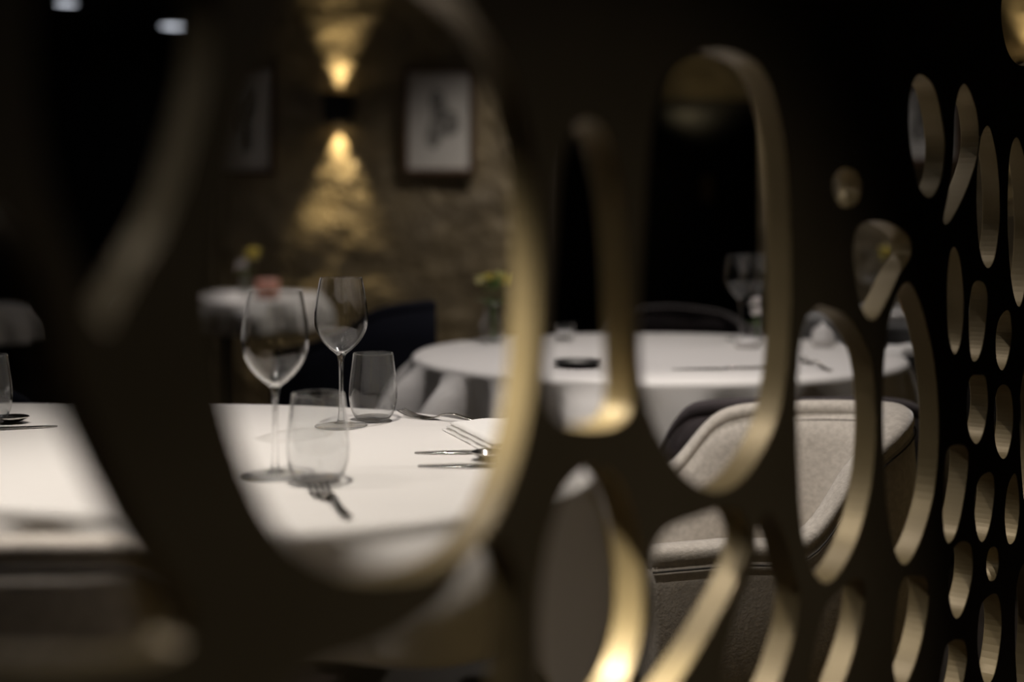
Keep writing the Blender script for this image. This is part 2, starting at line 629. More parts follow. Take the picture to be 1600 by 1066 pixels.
def circ(cx, cy, rx, ry, n=160):
    return [(cx + rx * math.cos(2 * math.pi * i / n), cy + ry * math.sin(2 * math.pi * i / n)) for i in range(n)]


front_pts = [(-1.25, 1.25), (-.9, 1.235), (-.62, 1.22), (-.42, 1.18), (-.24, 1.115), (-.06, 1.165), (.055, 1.28), (.10, 1.42), (.055, 1.57),
             (-.038, 1.685), (-.161, 1.79), (-.30, 1.845), (-.46, 1.872), (-.81, 1.882), (-1.25, 1.88), (-1.42, 1.78), (-1.46, 1.55), (-1.40, 1.30)]
front_out = crom(front_pts, 10)


def front_drop(s, p):
    d = .115
    d += .32 * math.exp(-((p[0] - .11) / .10) ** 2 - ((p[1] - 1.38) / .16) ** 2)
    d += .10 * math.exp(-((p[0] + 1.4) / .3) ** 2)
    return d


table(front_out, 'long dining table in front, set with two wine glasses and two tumblers', 'white tablecloth of the front table under the wine glasses', '', front_drop, .020, 13, 3)
T2 = (.33, 2.62, .55, .475)


def amp2(s, p):
    # the cloth lies flatter where the chairs press against it
    a = .072
    if p[1] < 2.5 and p[0] > .12:
        a *= max(.22, 1 - (p[0] - .12) / .16)
    if p[1] > 2.72:
        a *= .35
    return a



table(circ(*T2), 'round dining table in the middle with a flower vase, behind the front table', 'white tablecloth hanging in deep folds from the round middle table', '',
      lambda s, p: .28, amp2, 20, 8, sharp=.85, inset=.91, lean=.42)
T3 = (X(350, 4.7), 4.7, .40, .40)
table(circ(*T3, n=120), 'small round dining table near the gold wall with yellow flowers', 'white tablecloth of the small table below the wall lamp', '', lambda s, p: .11, .02, 11, 4)
T5 = (X(-75, 4.0), 4.0, .26, .30)
table(circ(*T5, n=100), 'round dining table cut by the frame, empty, behind the long front table', 'white tablecloth of the empty table cut by the frame edge', '', lambda s, p: .10, .02, 11, 6)
T4 = (1.36, 3.72, .42, .42)
table(circ(*T4, n=120), 'round dining table behind the beige chair with an amber candle', 'grey tablecloth of the table with the amber candle', '', lambda s, p: .26, .02, 11, 5, M['grey_cloth'])

# ------------------------------------------------------------------ glassware
def smooth_prof(p, n=6):
    return crom(p, n, closed=False)


wg = None


def wine_glass(x, y, label, z=TZ + .0016, sc=1.0, group='stemmed wine glasses on the tables'):
    global wg
    if wg is None:
        wg = root('wine_glass', (0, 0, 0), label, 'wine glass', group)
        outer = smooth_prof([(.0062, .104), (.0100, .1075), (.0185, .1143), (.0290, .1262), (.0368, .1415), (.0388, .156), (.0376, .176), (.0342, .199), (.0308, .217)])
        inner = [(max(r - .0011, .0), z) for r, z in smooth_prof([(.0050, .1085), (.0100, .1100), (.0184, .1162), (.0290, .1276), (.0368, .142), (.0388, .156), (.0376, .176), (.0342, .199), (.0308, .217)])]
        b = bmesh.new()
        lathe(b, outer + [(.0303, .2175)] + inner[::-1] + [(0, .1082)], 72)
        obj('bowl', b, M['thin'], wg)
        b = bmesh.new()
        st = smooth_prof([(.0105, .0035), (.0062, .008), (.0042, .020), (.0034, .045), (.0032, .065), (.0036, .085), (.0048, .097), (.0066, .1038)])
        lathe(b, [(0, .0035)] + st + [(.0052, .1078), (0, .1080)], 40)
        obj('stem', b, M['glass'], wg)
        b = bmesh.new()
        lathe(b, [(0, 0), (.034, 0), (.0375, .0006), (.0385, .0014), (.0375, .0022), (.025, .0030), (.0105, .0050), (0, .0052)], 64)
        obj('foot', b, M['foot'], wg)
        o = wg
    else:
        o = copy_tree(wg)
        tag(o, label, 'wine glass', group)
    o.location = (x, y, z)
    o.scale = (sc, sc, sc)
    return o


tb = None


def tumbler(x, y, label, z=TZ + .0016, sc=1.0, group='stemless tumblers on the tables'):
    global tb
    if tb is None:
        tb = root('tumbler', (0, 0, 0), label, 'drinking glass', group)
        outer = smooth_prof([(.0215, .0005), (.0255, .003), (.0315, .013), (.0352, .027), (.0363, .040), (.0350, .060), (.0318, .085), (.0298, .101)])
        inner = [(r - .0012, z) for r, z in smooth_prof([(.0270, .0075), (.0322, .015), (.0354, .028), (.0363, .040), (.0350, .060), (.0318, .085), (.0298, .101)])]
        b = bmesh.new()
        lathe(b, [(.0242, .0058)] + outer[8:] + [(.0292, .1015)] + inner[::-1], 72)
        obj('wall', b, M['thin'], tb)
        b = bmesh.new()
        lathe(b, [(0, .0012), (.018, .001), (.0195, 0)] + outer[:8] + [(.0243, .0062), (.018, .0066), (0, .0062)], 56)
        obj('base', b, M['glass'], tb)
        o = tb
    else:
        o = copy_tree(tb)
        tag(o, label, 'drinking glass', group)
    o.location = (x, y, z)
    o.scale = (sc, sc, sc)
    return o


def on_table(px, py):
    y = YT(py)
    return X(px, y), y


wine_glass(*on_table(430, 745.5), 'larger-looking clear wine glass standing nearest on the front table')
wine_glass(*on_table(533, 668), 'clear wine glass farther back on the front table, next to a tumbler')
tumbler(*on_table(497, 755), 'clear tumbler in front of the nearest wine glass with a fork before it')
tumbler(*on_table(583, 658.5), 'clear tumbler standing close beside the farther wine glass')
tumbler(*on_table(-22, 664), 'tumbler cut by the frame edge at the end of the front table')
wine_glass(X(1157, 2.90), 2.90, 'wine glass in full view on the middle table before the dark door')
wine_glass(X(1186, 2.98), 2.98, 'wine glass half behind the bronze screen on the middle table')
wine_glass(X(1358, 3.62), 3.62, 'wine glass glinting in a narrow gap of the screen on the grey clothed table')


# ------------------------------------------------------------------ cutlery
def strip(bm, pts, widths, thick, zoff=None):
    """flat bar along local x; pts = (x, z), widths = half widths; rounded edge"""
    rings = []
    for (x, z), hw_ in zip(pts, widths):
        t = thick / 2
        rings.append([(x, -hw_, z), (x, -hw_ * .8, z + t), (x, hw_ * .8, z + t), (x, hw_, z), (x, hw_ * .8, z - t), (x, -hw_ * .8, z - t)])
    loft(bm, rings)


def fork(p_tip, p_end, label, group='forks on the tables', z=TZ + .0026):
    a, e = Vector((*p_tip, 0)), Vector((*p_end, 0))
    L = (e - a).length
    r = root('fork', (a.x, a.y, z), label, 'fork', group, math.atan2(e.y - a.y, e.x - a.x))
    k = L / .19
    b = bmesh.new()
    pr = smooth_prof([(.070 * k, .004), (.080 * k, .008), (.100 * k, .010), (.135 * k, .004), (.165 * k, .002), (.19 * k, .003)], 4)
    wd = [v[0] for v in smooth_prof([(.0045,), (.0028,), (.0026,), (.0036,), (.0052,), (.0040,)], 4)]
    strip(b, pr, wd, .0022)
    obj('handle', b, M['steel'], r)
    b = bmesh.new()
    pr = smooth_prof([(.042 * k, .0005), (.055 * k, .0005), (.071 * k, .004)], 4)
    wd = [v[0] for v in smooth_prof([(.0118,), (.0110,), (.0046,)], 4)]
    strip(b, pr, wd, .0018)
    obj('head', b, M['steel'], r)
    for i in range(4):
        b = bmesh.new()
        pr = smooth_prof([(0, .009), (.012 * k, .005), (.028 * k, .0012), (.0435 * k, .0005)], 4)
        strip(b, [(x, zz) for x, zz in pr], [.0008 + .0009 * min(1, j / 5) for j in range(len(pr))], .0016)
        for v in b.verts:
            v.co.y += (i - 1.5) * .0066
        obj('tine', b, M['steel'], r)
    return r


def knife(p_tip, p_end, label, z=TZ + .0030):
    a, e = Vector((*p_tip, 0)), Vector((*p_end, 0))
    L = (e - a).length
    r = root('knife', (a.x, a.y, z), label, 'knife', 'knives on the tables', math.atan2(e.y - a.y, e.x - a.x))
    b = bmesh.new()
    strip(b, [(0, 0), (.02, 0), (L * .3, .0003), (L * .52, .0006)], [.0008, .0055, .0095, .0085], .0018)
    obj('blade', b, M['steel'], r)
    b = bmesh.new()
    strip(b, [(L * .52, .0006), (L * .56, .001), (L * .8, .001), (L, .001)], [.0050, .0046, .0062, .0075], .0050)
    obj('handle', b, M['steel'], r)
    return r


def spoon(p_tip, p_end, label, z=TZ + .0030):
    a, e = Vector((*p_tip, 0)), Vector((*p_end, 0))
    L = (e - a).length
    r = root('spoon', (a.x, a.y, z), label, 'spoon', 'spoons on the tables', math.atan2(e.y - a.y, e.x - a.x))
    b = bmesh.new()
    Lb = L * .30
    R = []
    for i in range(13):
        t = i / 12
        x = Lb * t
        hw_ = .019 * max(.06, math.sin(math.pi * min(1, t * .97 + .015)) ** .6)
        row = []
        for j in range(9):
            s = -1 + 2 * j / 8
            row.append(b.verts.new((x, hw_ * s, .0085 - .0085 * (1 - s * s) * math.sin(math.pi * t) ** .7)))
        R.append(row)
    for i in range(12):
        for j in range(8):
            b.faces.new((R[i][j], R[i][j + 1], R[i + 1][j + 1], R[i + 1][j]))
    o = obj('bowl', b, M['steel'], r)
    so = o.modifiers.new('thickness', 'SOLIDIFY'); so.thickness = .0012; so.offset = 1
    b = bmesh.new()
    pr = smooth_prof([(Lb * .97, .008), (Lb * 1.2, .0115), (L * .6, .010), (L, .004)], 5)
    strip(b, pr, [v[0] for v in smooth_prof([(.0035,), (.0026,), (.0034,), (.0060,)], 5)], .0024)
    obj('handle', b, M['steel'], r)
    return r


fork((-.2165, 1.262), (-.163, 1.135), 'fork lying tines-first against the near tumbler on the front table')
fork((X(626, 1.75), 1.75), (-.010, 1.655), 'fork lying behind the folded napkin on the front table')
knife((X(648, 1.462), 1.462), (.085, 1.475), 'knife pointing at the glasses on the front table, the one nearer the napkin')
knife((X(653, 1.382), 1.382), (.065, 1.385), 'knife pointing at the glasses on the front table, the one nearer the table edge')
spoon((X(735, 1.425), 1.425), (.09, 1.43), 'spoon lying between the two knives on the front table')
knife((X(90, 1.655), 1.655), (X(-170, 1.60), 1.60), 'knife lying near the frame edge beside the cut-off tumbler')
spoon((X(45, 1.685), 1.685), (X(-130, 1.70), 1.70), 'shining spoon lying beside the cut-off tumbler at the frame edge')
knife((X(1050, 2.30), 2.30), (X(1215, 2.32), 2.32), 'long knife lying along the near rim of the middle table')
fork((X(1250, 2.46), 2.46), (X(1298, 2.27), 2.27), 'fork lying on the middle table in front of the lidded jar')


def napkin(c, ang, sx, sy, label, layers=3, lift=.0055, z=TZ + .0022):
    r = root('napkin', (c[0], c[1], z), label, 'napkin', 'folded white napkins on the tables', ang)
    for k in range(layers):
        b = bmesh.new()
        h = lift
        sxx, syy = sx - .010 * k, sy - .006 * k
        R = []
        n = 14
        for i in range(n + 1):
            row_t, row_b = [], []
            x = -sxx / 2 + sxx * i / n
            for j in range(n + 1):
                y = -syy / 2 + syy * j / n
                e = 1 - max(abs(x) / (sxx / 2), abs(y) / (syy / 2))
                top = h * min(1, (e * 8 + .02)) ** .5 if e < .12 else h
                wob = .0012 * math.sin(17 * x * 6 + k) * math.sin(23 * y * 4 + k)
                row_t.append((x + .004 * k, y, .0 + k * h + max(top, .001) + wob))
            R.append(row_t)
        V = [[b.verts.new(p) for p in row] for row in R]
        for i in range(n):
            for j in range(n):
                b.faces.new((V[i][j], V[i + 1][j], V[i + 1][j + 1], V[i][j + 1]))
        Bv = [[b.verts.new((p[0], p[1], k * h + .0003)) for p in row] for row in R]
        for i in range(n):
            for j in range(n):
                b.faces.new((Bv[i][j], Bv[i][j + 1], Bv[i + 1][j + 1], Bv[i + 1][j]))
        for i in range(n):
            b.faces.new((V[i][0], Bv[i][0], Bv[i + 1][0], V[i + 1][0]))
            b.faces.new((V[i + 1][n], Bv[i + 1][n], Bv[i][n], V[i][n]))
            b.faces.new((V[0][i + 1], Bv[0][i + 1], Bv[0][i], V[0][i]))
            b.faces.new((V[n][i], Bv[n][i], Bv[n][i + 1], V[n][i + 1]))
        obj('fold', b, M['napkin'], r, recalc=True)
    return r


napkin((-.012, 1.565), math.radians(-68), .19, .115, 'folded white napkin at the rim of the front table beside the knives')
napkin((X(1412, 2.62), 2.60), math.radians(30), .13, .07, 'folded white napkin at the far end of the middle table by the screen')


# ------------------------------------------------------------------ flowers, candles, small tableware
def blossom(bm, c, r, seed, n=16):
    rnd = random.Random(seed)
    c = Vector(c)
    for i in range(n):
        th = rnd.uniform(0, 2 * math.pi)
        el = rnd.uniform(-.2, 1.4)
        d = Vector((math.cos(th) * math.cos(el), math.sin(th) * math.cos(el), math.sin(el)))
        a = d.cross(Vector((.3, .2, 1))).normalized()
        e = d.cross(a)
        L = r * rnd.uniform(.7, 1.05)
        wv = r * .42
        p = [c + d * L * .1, c + d * L * .5 + a * wv - e * .08 * r, c + d * L + a * .12 * r + e * .12 * r, c + d * L - a * .12 * r + e * .12 * r, c + d * L * .5 - a * wv - e * .08 * r]
        q = [x + e * .0012 for x in p]
        A = [bm.verts.new(x) for x in p]
        B = [bm.verts.new(x) for x in q]
        bm.faces.new(A)
        bm.faces.new(B[::-1])
        for k in range(5):
            bm.faces.new((A[k], B[k], B[(k + 1) % 5], A[(k + 1) % 5]))


def vase_of_flowers(x, y, label, hv, rv, heads, z=TZ + .0015):
    """heads: (dx, dy, dz, r, material)"""
    r = root('flower_vase', (x, y, z), label, 'vase', 'small flower vases on the tables')
    b = bmesh.new()
    out = smooth_prof([(rv * .62, 0), (rv * .95, hv * .12), (rv, hv * .4), (rv * .62, hv * .8), (rv * .7, hv)], 5)
    lathe(b, [(0, 0)] + out + [(q - .0016, zz) for q, zz in out[::-1] if zz > .006] + [(0, .006)], 40)
    obj('vase', b, M['thin'], r)
    for i, (dx, dy, dz, rr, m) in enumerate(heads):
        f = obj('stem', tube_bm([(0.004 * math.cos(i * 2), .004 * math.sin(i * 2), .008), (dx * .2, dy * .2, hv * .7), (dx * .7, dy * .7, hv + (dz - hv) * .5), (dx, dy, dz)], .0016), M['leaf'], r)
        b = bmesh.new()
        blossom(b, (dx, dy, dz), rr, i + 3)
        obj('blossom', b, M[m], f)
    b = bmesh.new()
    rnd = random.Random(5)
    for i in range(7):
        th = i * .9
        p0 = Vector((0, 0, hv * .9))
        d = Vector((math.cos(th), math.sin(th), .35))
        s = Vector((-math.sin(th), math.cos(th), 0))
        L = rv * rnd.uniform(1.0, 1.5)
        p = [p0, p0 + d * L * .5 + s * L * .18, p0 + d * L, p0 + d * L * .5 - s * L * .18]
        A = [b.verts.new(q) for q in p]
        B = [b.verts.new(q + Vector((0, 0, .0012))) for q in p]
        b.faces.new(A); b.faces.new(B[::-1])
        for k in range(4):
            b.faces.new((A[k], B[k], B[(k + 1) % 4], A[(k + 1) % 4]))
    obj('leaves', b, M['leaf'], r, False)
    return r


def tube_bm(pts, rad, seg=8):
    b = bmesh.new()
    tube(b, smooth_prof(pts, 4), rad, seg)
    return b


vase_of_flowers(X(770, 2.82), 2.82, 'clear vase with yellow and lime blossoms on the middle table', .105, .032,
                [(-.030, 0, .150, .024, 'lime'), (.002, -.01, .140, .024, 'leaf'), (.016, .01, .155, .026, 'lime'), (.042, 0, .150, .026, 'yellow'), (-.012, .015, .158, .022, 'yellow')])
vase_of_flowers(X(384, 4.62), 4.62, 'clear vase with one yellow and one white blossom on the small table', .10, .026,
                [(.028, 0, .165, .045, 'yellow'), (-.012, -.01, .125, .034, 'white_petal')])
vase_of_flowers(X(1384, 3.75), 3.75, 'vase with a lone yellow blossom on the grey clothed table', .10, .024, [(.006, 0, .19, .04, 'yellow')])
vase_of_flowers(X(1183, 2.80), 2.80, 'tiny vase with white blossoms beside the wine glasses on the middle table', .05, .018,
                [(.0, -.005, .075, .022, 'white_petal'), (-.004, 0, .100, .020, 'white_petal')])


def candle(x, y, label, waxm, rv=.034, hv=.05, z=TZ + .0015, holder='thin'):
    r = root('candle_holder', (x, y, z), label, 'candle', 'candles in small holders on the tables')
    b = bmesh.new()
    lathe(b, [(0, 0), (rv * .9, 0), (rv, .004), (rv, hv), (rv - .002, hv), (rv - .002, .006), (0, .006)], 36)
    obj('holder', b, M[holder], r)
    b = bmesh.new()
    lathe(b, [(0, .0065), (rv * .82, .0065), (rv * .85, hv * .6), (rv * .7, hv * .62), (0, hv * .6)], 32)
    obj('wax', b, M[waxm], r)
    b = bmesh.new()
    lathe(b, [(0, hv * .59), (.0012, hv * .59), (.001, hv * .8), (0, hv * .8)], 8)
    obj('wick', b, M['black'], r)
    return r


candle(X(418, 4.5), 4.5, 'pinkish candle beside the yellow flower on the small table', 'pink', .045, .075, holder='pink')
candle(X(881, 2.88), 2.88, 'small pale candle glass on the middle table seen between two screen ribs', 'ceramic', .026, .042)
candle(X(1425, 3.48), 3.48, 'amber candle on the grey clothed table beside a white bowl', 'orange', .028, .11)

b = bmesh.new()
r = root('dish', (X(903, 2.36), 2.36, TZ + .0016), 'dark shallow dish at the rim of the middle table', 'dish')
lathe(b, [(0, 0), (.030, 0), (.034, .002), (.052, .010), (.053, .012), (.050, .012), (.030, .005), (0, .005)], 48)
obj('plate', b, M['slate'], r)
r = root('jar', (X(1286, 2.74), 2.74, TZ + .0016), 'small white lidded jar behind the fork on the middle table', 'jar')
b = bmesh.new()
lathe(b, [(0, 0), (.022, 0), (.027, .006), (.029, .022), (.025, .034), (0, .034)], 40)
obj('pot', b, M['ceramic'], r)
b = bmesh.new()
lathe(b, [(0, .0345), (.0255, .0345), (.024, .042), (.010, .050), (.005, .053), (.006, .058), (0, .060)], 40)
obj('lid', b, M['ceramic'], r)
r = root('ramekin', (X(1168, 2.72), 2.72, TZ + .0016), 'low white ramekin at the foot of the wine glass on the middle table', 'bowl', 'small white bowls on the tables')
b = bmesh.new()
lathe(b, [(0, 0), (.026, 0), (.030, .004), (.032, .022), (.0295, .022), (.027, .006), (0, .006)], 40)
obj('bowl', b, M['ceramic'], r)
r2 = copy_tree(r)
r2.location = (X(1400, 3.42), 3.42, TZ + .0016)
r2.scale = (1.3, 1.3, 1.3)
r2['label'] = 'white bowl beside the amber candle on the grey clothed table'


# ------------------------------------------------------------------ chairs
def tub_chair(rim, label, m, zbot=.30, thick=.045, seat_z=.46, seat_c=None, seat_s=(.36, .36), seat_rot=0.0, group='upholstered tub chairs', legs=True, seam=True, n=7, pad=.012, band=.016):
    """rim: (x, y, z) along the top edge from one arm end round the back to the other; right-hand side of the walk is the outside"""
    pts = crom(rim, n, closed=False)
    cx = sum(p[0] for p in pts) / len(pts)
    cy = sum(p[1] for p in pts) / len(pts)
    if seat_c is None:
        seat_c = (cx, cy)
    r = root('tub_chair', (seat_c[0], seat_c[1], 0), label, 'chair', group)
    N = len(pts)
    nor = []
    for i in range(N):
        a, c = pts[max(i - 1, 0)], pts[min(i + 1, N - 1)]
        d = Vector((c[0] - a[0], c[1] - a[1]))
        d.normalize()
        nor.append(Vector((d.y, -d.x)))
    T = thick / 2
    # section round the shell: outside bottom -> outside top -> inside top -> inside bottom
    def sec(i):
        p, q = pts[i], nor[i]
        def at(off, z):
            return (p[0] + q.x * off - seat_c[0], p[1] + q.y * off - seat_c[1], z)
        zt = p[2] - .012
        zb = zbot
        zi = seat_z - .05
        s = []
        for k in range(7):
            t = k / 6
            bulge = .012 * math.sin(math.pi * t)
            s.append(at(T * (.75 + .25 * t) + bulge, zb + (zt - zb) * t))
        for k in range(7):
            t = k / 6
            bulge = .010 * math.sin(math.pi * t)
            s.append(at(-T - bulge - pad * t, zt + (zi - zt) * t))
        s.append(at(-T * .6, zb))
        return s
    b = bmesh.new()
    loft(b, [sec(i) for i in range(N)], True, True)
    obj('shell', b, m, r)
    # rounded band along the rim
    b = bmesh.new()
    rings = []
    for i in range(N):
        p, q = pts[i], nor[i]
        ring = []
        for k in range(12):
            a = 2 * math.pi * k / 12
            ca, sa = math.cos(a), math.sin(a)
            ring.append((p[0] + q.x * (T + .003) * math.copysign(abs(ca) ** .7, ca) - seat_c[0],
                         p[1] + q.y * (T + .003) * math.copysign(abs(ca) ** .7, ca) - seat_c[1],
                         p[2] - .014 + band * math.copysign(abs(sa) ** .7, sa)))
        rings.append(ring)
    loft(b, rings, True, True)
    obj('rim_band', b, m, r)
    if seam:
        for sg in (1, -1):
            b = bmesh.new()
            tube(b, [(p[0] + q.x * sg * (T + .0045) - seat_c[0], p[1] + q.y * sg * (T + .0045) - seat_c[1], p[2] - .0285) for p, q in zip(pts, nor)], .0014, 6)
            obj('seam', b, M['seam'], r, label='dark seam under the rim')
    b = bmesh.new()
    box(b, (0, 0, seat_z - .05), (seat_s[0], seat_s[1], .10), .03, 4, Matrix.Rotation(seat_rot, 3, 'Z'))
    for v in b.verts:
        if seat_rot == 0: pass
    obj('seat', b, m, r)
    if legs:
        for sx in (-1, 1):
            for sy in (-1, 1):
                b = bmesh.new()
                q = Matrix.Rotation(seat_rot, 3, 'Z') @ Vector((sx * seat_s[0] * .40, sy * seat_s[1] * .40, 0))
                tube(b, [(q.x * 1.1, q.y * 1.1, 0), (q.x, q.y, .2), (q.x, q.y, seat_z - .09)], [.009, .013, .016], 10)
                obj('leg', b, M['black'], r)
    return r


# beige chair at the table end, facing the front table
tub_chair([(.19, 1.60, .595), (.30, 1.625, .597), (.42, 1.65, .602), (.50, 1.67, .695), (.572, 1.705, .752), (.60, 1.79, .765), (.56, 1.88, .757), (.47, 1.945, .745),
           (.36, 1.965, .725), (.28, 1.965, .64), (.21, 1.955, .605)][::1],
          'beige velvet tub chair with lit rim standing at the end of the front table', M['beige'], zbot=.34, thick=.04, seat_z=.48,
          seat_c=(.38, 1.79), seat_s=(.36, .24), seat_rot=math.radians(8), pad=.075)
# beige chair before the front table, back to the camera
tub_chair([(-.62, 1.06, .64), (-.64, .98, .71), (-.60, .93, .765), (-.51, .915, .790), (-.43, .915, .803), (-.36, .918, .804), (-.305, .935, .792), (-.27, .98, .72), (-.27, 1.06, .64)],
          'beige tub chair turned away, only a bright sliver of rim showing before the front table', M['beige'], zbot=.34, thick=.020, seat_z=.48,
          seat_c=(-.45, 1.02), seat_s=(.26, .16), band=.008)
# dark brown chair tucked under the middle table
tub_chair([(.275, 2.095, .60), (.285, 2.08, .66), (.315, 2.065, .715), (.37, 2.055, .731), (.52, 2.05, .735), (.67, 2.055, .735), (.735, 2.06, .72), (.76, 2.07, .68), (.77, 2.08, .60)],
          'dark brown velvet chair tucked under the middle table right behind the beige chair', M['brown'], zbot=.36, thick=.04, seat_z=.45,
          seat_c=(.52, 2.25), seat_s=(.42, .32), seam=False)
# navy chair between front and middle table
tub_chair([(-.62, 3.15, .70), (-.605, 3.02, .72), (-.54, 2.97, .735), (-.455, 2.95, .765), (-.385, 2.95, .812), (-.325, 2.955, .836), (-.24, 2.97, .848), (-.212, 2.985, .849)],
          'navy chair with a sloping back standing behind the farther wine glass', M['navy'], zbot=.34, thick=.05, seat_z=.46,
          seat_c=(-.40, 3.17), seat_s=(.36, .36), seam=False)
# navy chair behind the far end of the front table
tub_chair([(-1.20, 2.20, .62), (-1.19, 2.06, .72), (-1.12, 2.02, .757), (-1.0, 2.015, .762), (-.94, 2.02, .762), (-.885, 2.04, .745), (-.87, 2.10, .68), (-.87, 2.20, .62)],
          'navy chair standing behind the cut-off tumbler at the far side of the front table', M['navy'], zbot=.34, thick=.04, seat_z=.46,
          seat_c=(-1.03, 2.22), seat_s=(.26, .26), seam=False)
# dark chair behind the middle table
tub_chair([(.76, 3.44, .62), (.75, 3.52, .70), (.68, 3.58, .765), (.58, 3.61, .785), (.46, 3.61, .790), (.36, 3.59, .775), (.29, 3.53, .70), (.28, 3.44, .62)],
          'dark chair behind the middle table, its rounded top edge before the dark door', M['brown'], zbot=.34, thick=.045, seat_z=.46,
          seat_c=(.52, 3.45), seat_s=(.38, .24), seam=False)

# ------------------------------------------------------------------ pierced bronze screen
SX, SY = 0.70, 1.3                      # runs along y = 0.70 + 1.3 x
LU = math.sqrt(1 + SY * SY)
DU = Vector((1 / LU, SY / LU, 0))
NN = Vector((-SY / LU, 1 / LU, 0))
TH = .024


def uv(px, py):
    k = (px - 800) / F
    x = SX * k / (1 - SY * k)
    y = SX + SY * x
    return (x * LU, CH - (py - HZ) / F * y)


HOLES = [
    [(560, -45), (460, -5), (402, 120), (367, 260), (335, 430), (343, 560), (360, 650), (397, 760), (440, 838), (500, 888), (580, 910), (680, 898), (755, 845), (805, 745), (834, 620), (846, 480), (846, 340), (832, 220), (800, 110), (745, 20), (660, -38)],
    [(60, -60), (48, 100), (72, 280), (112, 400), (146, 490), (168, 512), (186, 490), (222, 425), (268, 340), (312, 210), (338, 80), (332, -30), (280, -100), (150, -120)],
    [(-130, 330), (10, 345), (70, 440), (108, 580), (172, 730), (235, 850), (288, 930), (300, 990), (260, 1030), (150, 1045), (-20, 1040), (-140, 990), (-180, 650)],
    [(905, 192), (876, 260), (864, 400), (856, 520), (852, 600), (864, 650), (900, 670), (960, 668), (988, 635), (988, 540), (984, 430), (976, 320), (960, 235), (935, 190)],
    [(1100, 78), (1045, 110), (1018, 200), (1006, 350), (1000, 480), (1000, 560), (1010, 630), (1034, 690), (1068, 742), (1110, 770), (1150, 760), (1190, 712), (1220, 640), (1234, 540), (1238, 420), (1234, 300), (1222, 190), (1195, 110), (1150, 80)],
    [(778, 840), (806, 880), (815, 960), (810, 1060), (780, 1160), (600, 1200), (450, 1130), (480, 1050), (600, 1000), (690, 940), (738, 868)],
    [(925, 728), (968, 752), (996, 830), (1006, 920), (1000, 1000), (970, 1080), (915, 1130), (858, 1100), (842, 1000), (850, 880), (880, 775)],
    [(1090, 806), (1145, 792), (1172, 830), (1162, 890), (1122, 970), (1066, 1060), (1020, 1120), (1000, 1060), (1024, 960), (1020, 880), (1040, 830)],
    [(1200, 800), (1224, 830), (1240, 890), (1250, 930), (1240, 1000), (1208, 1090), (1165, 1130), (1128, 1070), (1150, 960), (1180, 880), (1184, 825)],
    [(1290, 478), (1330, 500), (1362, 560), (1370, 660), (1362, 760), (1338, 850), (1302, 908), (1276, 902), (1256, 840), (1248, 740), (1246, 620), (1252, 530), (1266, 488)],
    [(1415, 440), (1438, 470), (1460, 560), (1468, 660), (1462, 760), (1443, 835), (1418, 882), (1400, 866), (1387, 800), (1381, 700), (1381, 580), (1392, 490)],
    [(1345, 350), (1385, 345), (1420, 368), (1425, 398), (1406, 430), (1388, 468), (1368, 500), (1350, 490), (1338, 440), (1334, 385)],
    [(1318, 262), (1338, 266), (1348, 290), (1338, 320), (1316, 324), (1302, 300), (1304, 276)],
    [(1440, 115), (1462, 140), (1476, 210), (1474, 270), (1458, 308), (1440, 300), (1426, 250), (1420, 180), (1426, 130)],
    [(1508, 130), (1526, 170), (1530, 230), (1514, 290), (1486, 346), (1474, 345), (1482, 300), (1490, 240), (1494, 160)],
    [(1548, 200), (1560, 260), (1563, 340), (1556, 400), (1544, 420), (1532, 395), (1526, 330), (1528, 250), (1536, 205)],
    [(1592, 216), (1606, 270), (1611, 350), (1606, 430), (1594, 480), (1582, 450), (1575, 370), (1575, 290), (1580, 230)],
    [(1520, 445), (1536, 440), (1544, 462), (1540, 520), (1530, 560), (1518, 560), (1514, 500)],
    [(1492, 385), (1502, 410), (1507, 470), (1503, 530), (1492, 555), (1482, 520), (1480, 450), (1484, 400)],
    [(1566, 490), (1578, 486), (1582, 520), (1576, 560), (1566, 580), (1557, 560), (1557, 515)],
    [(1530, 585), (1541, 590), (1545, 630), (1538, 675), (1526, 695), (1514, 675), (1510, 630), (1516, 590)],
    [(1570, 600), (1581, 615), (1584, 660), (1577, 705), (1567, 718), (1556, 695), (1553, 645), (1558, 610)],
    [(1482, 700), (1508, 696), (1514, 720), (1508, 775), (1496, 830), (1482, 850), (1474, 820), (1473, 750)],
    [(1532, 746), (1550, 738), (1555, 765), (1548, 820), (1536, 848), (1526, 830), (1523, 780)],
    [(1506, 845), (1519, 855), (1520, 900), (1508, 950), (1494, 968), (1484, 940), (1483, 890), (1492, 855)],
    [(1546, 858), (1558, 856), (1562, 880), (1556, 905), (1546, 908), (1541, 885)],
    [(1575, 760), (1588, 740), (1594, 790), (1588, 840), (1576, 850), (1570, 810)],
    [(1605, 560), (1618, 600), (1622, 680), (1614, 770), (1602, 790), (1594, 700), (1594, 620)],
    [(1600, 880), (1612, 900), (1616, 980), (1606, 1080), (1592, 1090), (1586, 1000), (1588, 920)],
    [(1412, 906), (1440, 900), (1452, 915), (1448, 970), (1430, 1040), (1408, 1080), (1396, 1040), (1400, 960)],
    [(1300, 935), (1334, 905), (1352, 916), (1346, 980), (1322, 1060), (1290, 1130), (1264, 1120), (1268, 1040), (1284, 970)],
    [(1600, -60), (1640, 0), (1640, 80), (1602, 104), (1576, 84), (1564, 20), (1575, -40)],
    [(1482, 1005), (1506, 1000), (1512, 1030), (1500, 1090), (1480, 1120), (1468, 1090), (1472, 1040)],
    [(1540, 935), (1560, 930), (1566, 980), (1556, 1050), (1540, 1070), (1528, 1020), (1530, 960)],
]
holes = [crom([uv(*p) for p in h], 7) for h in HOLES]
U0, U1, V0, V1 = -.80, 2.0, 0.0, 2.05


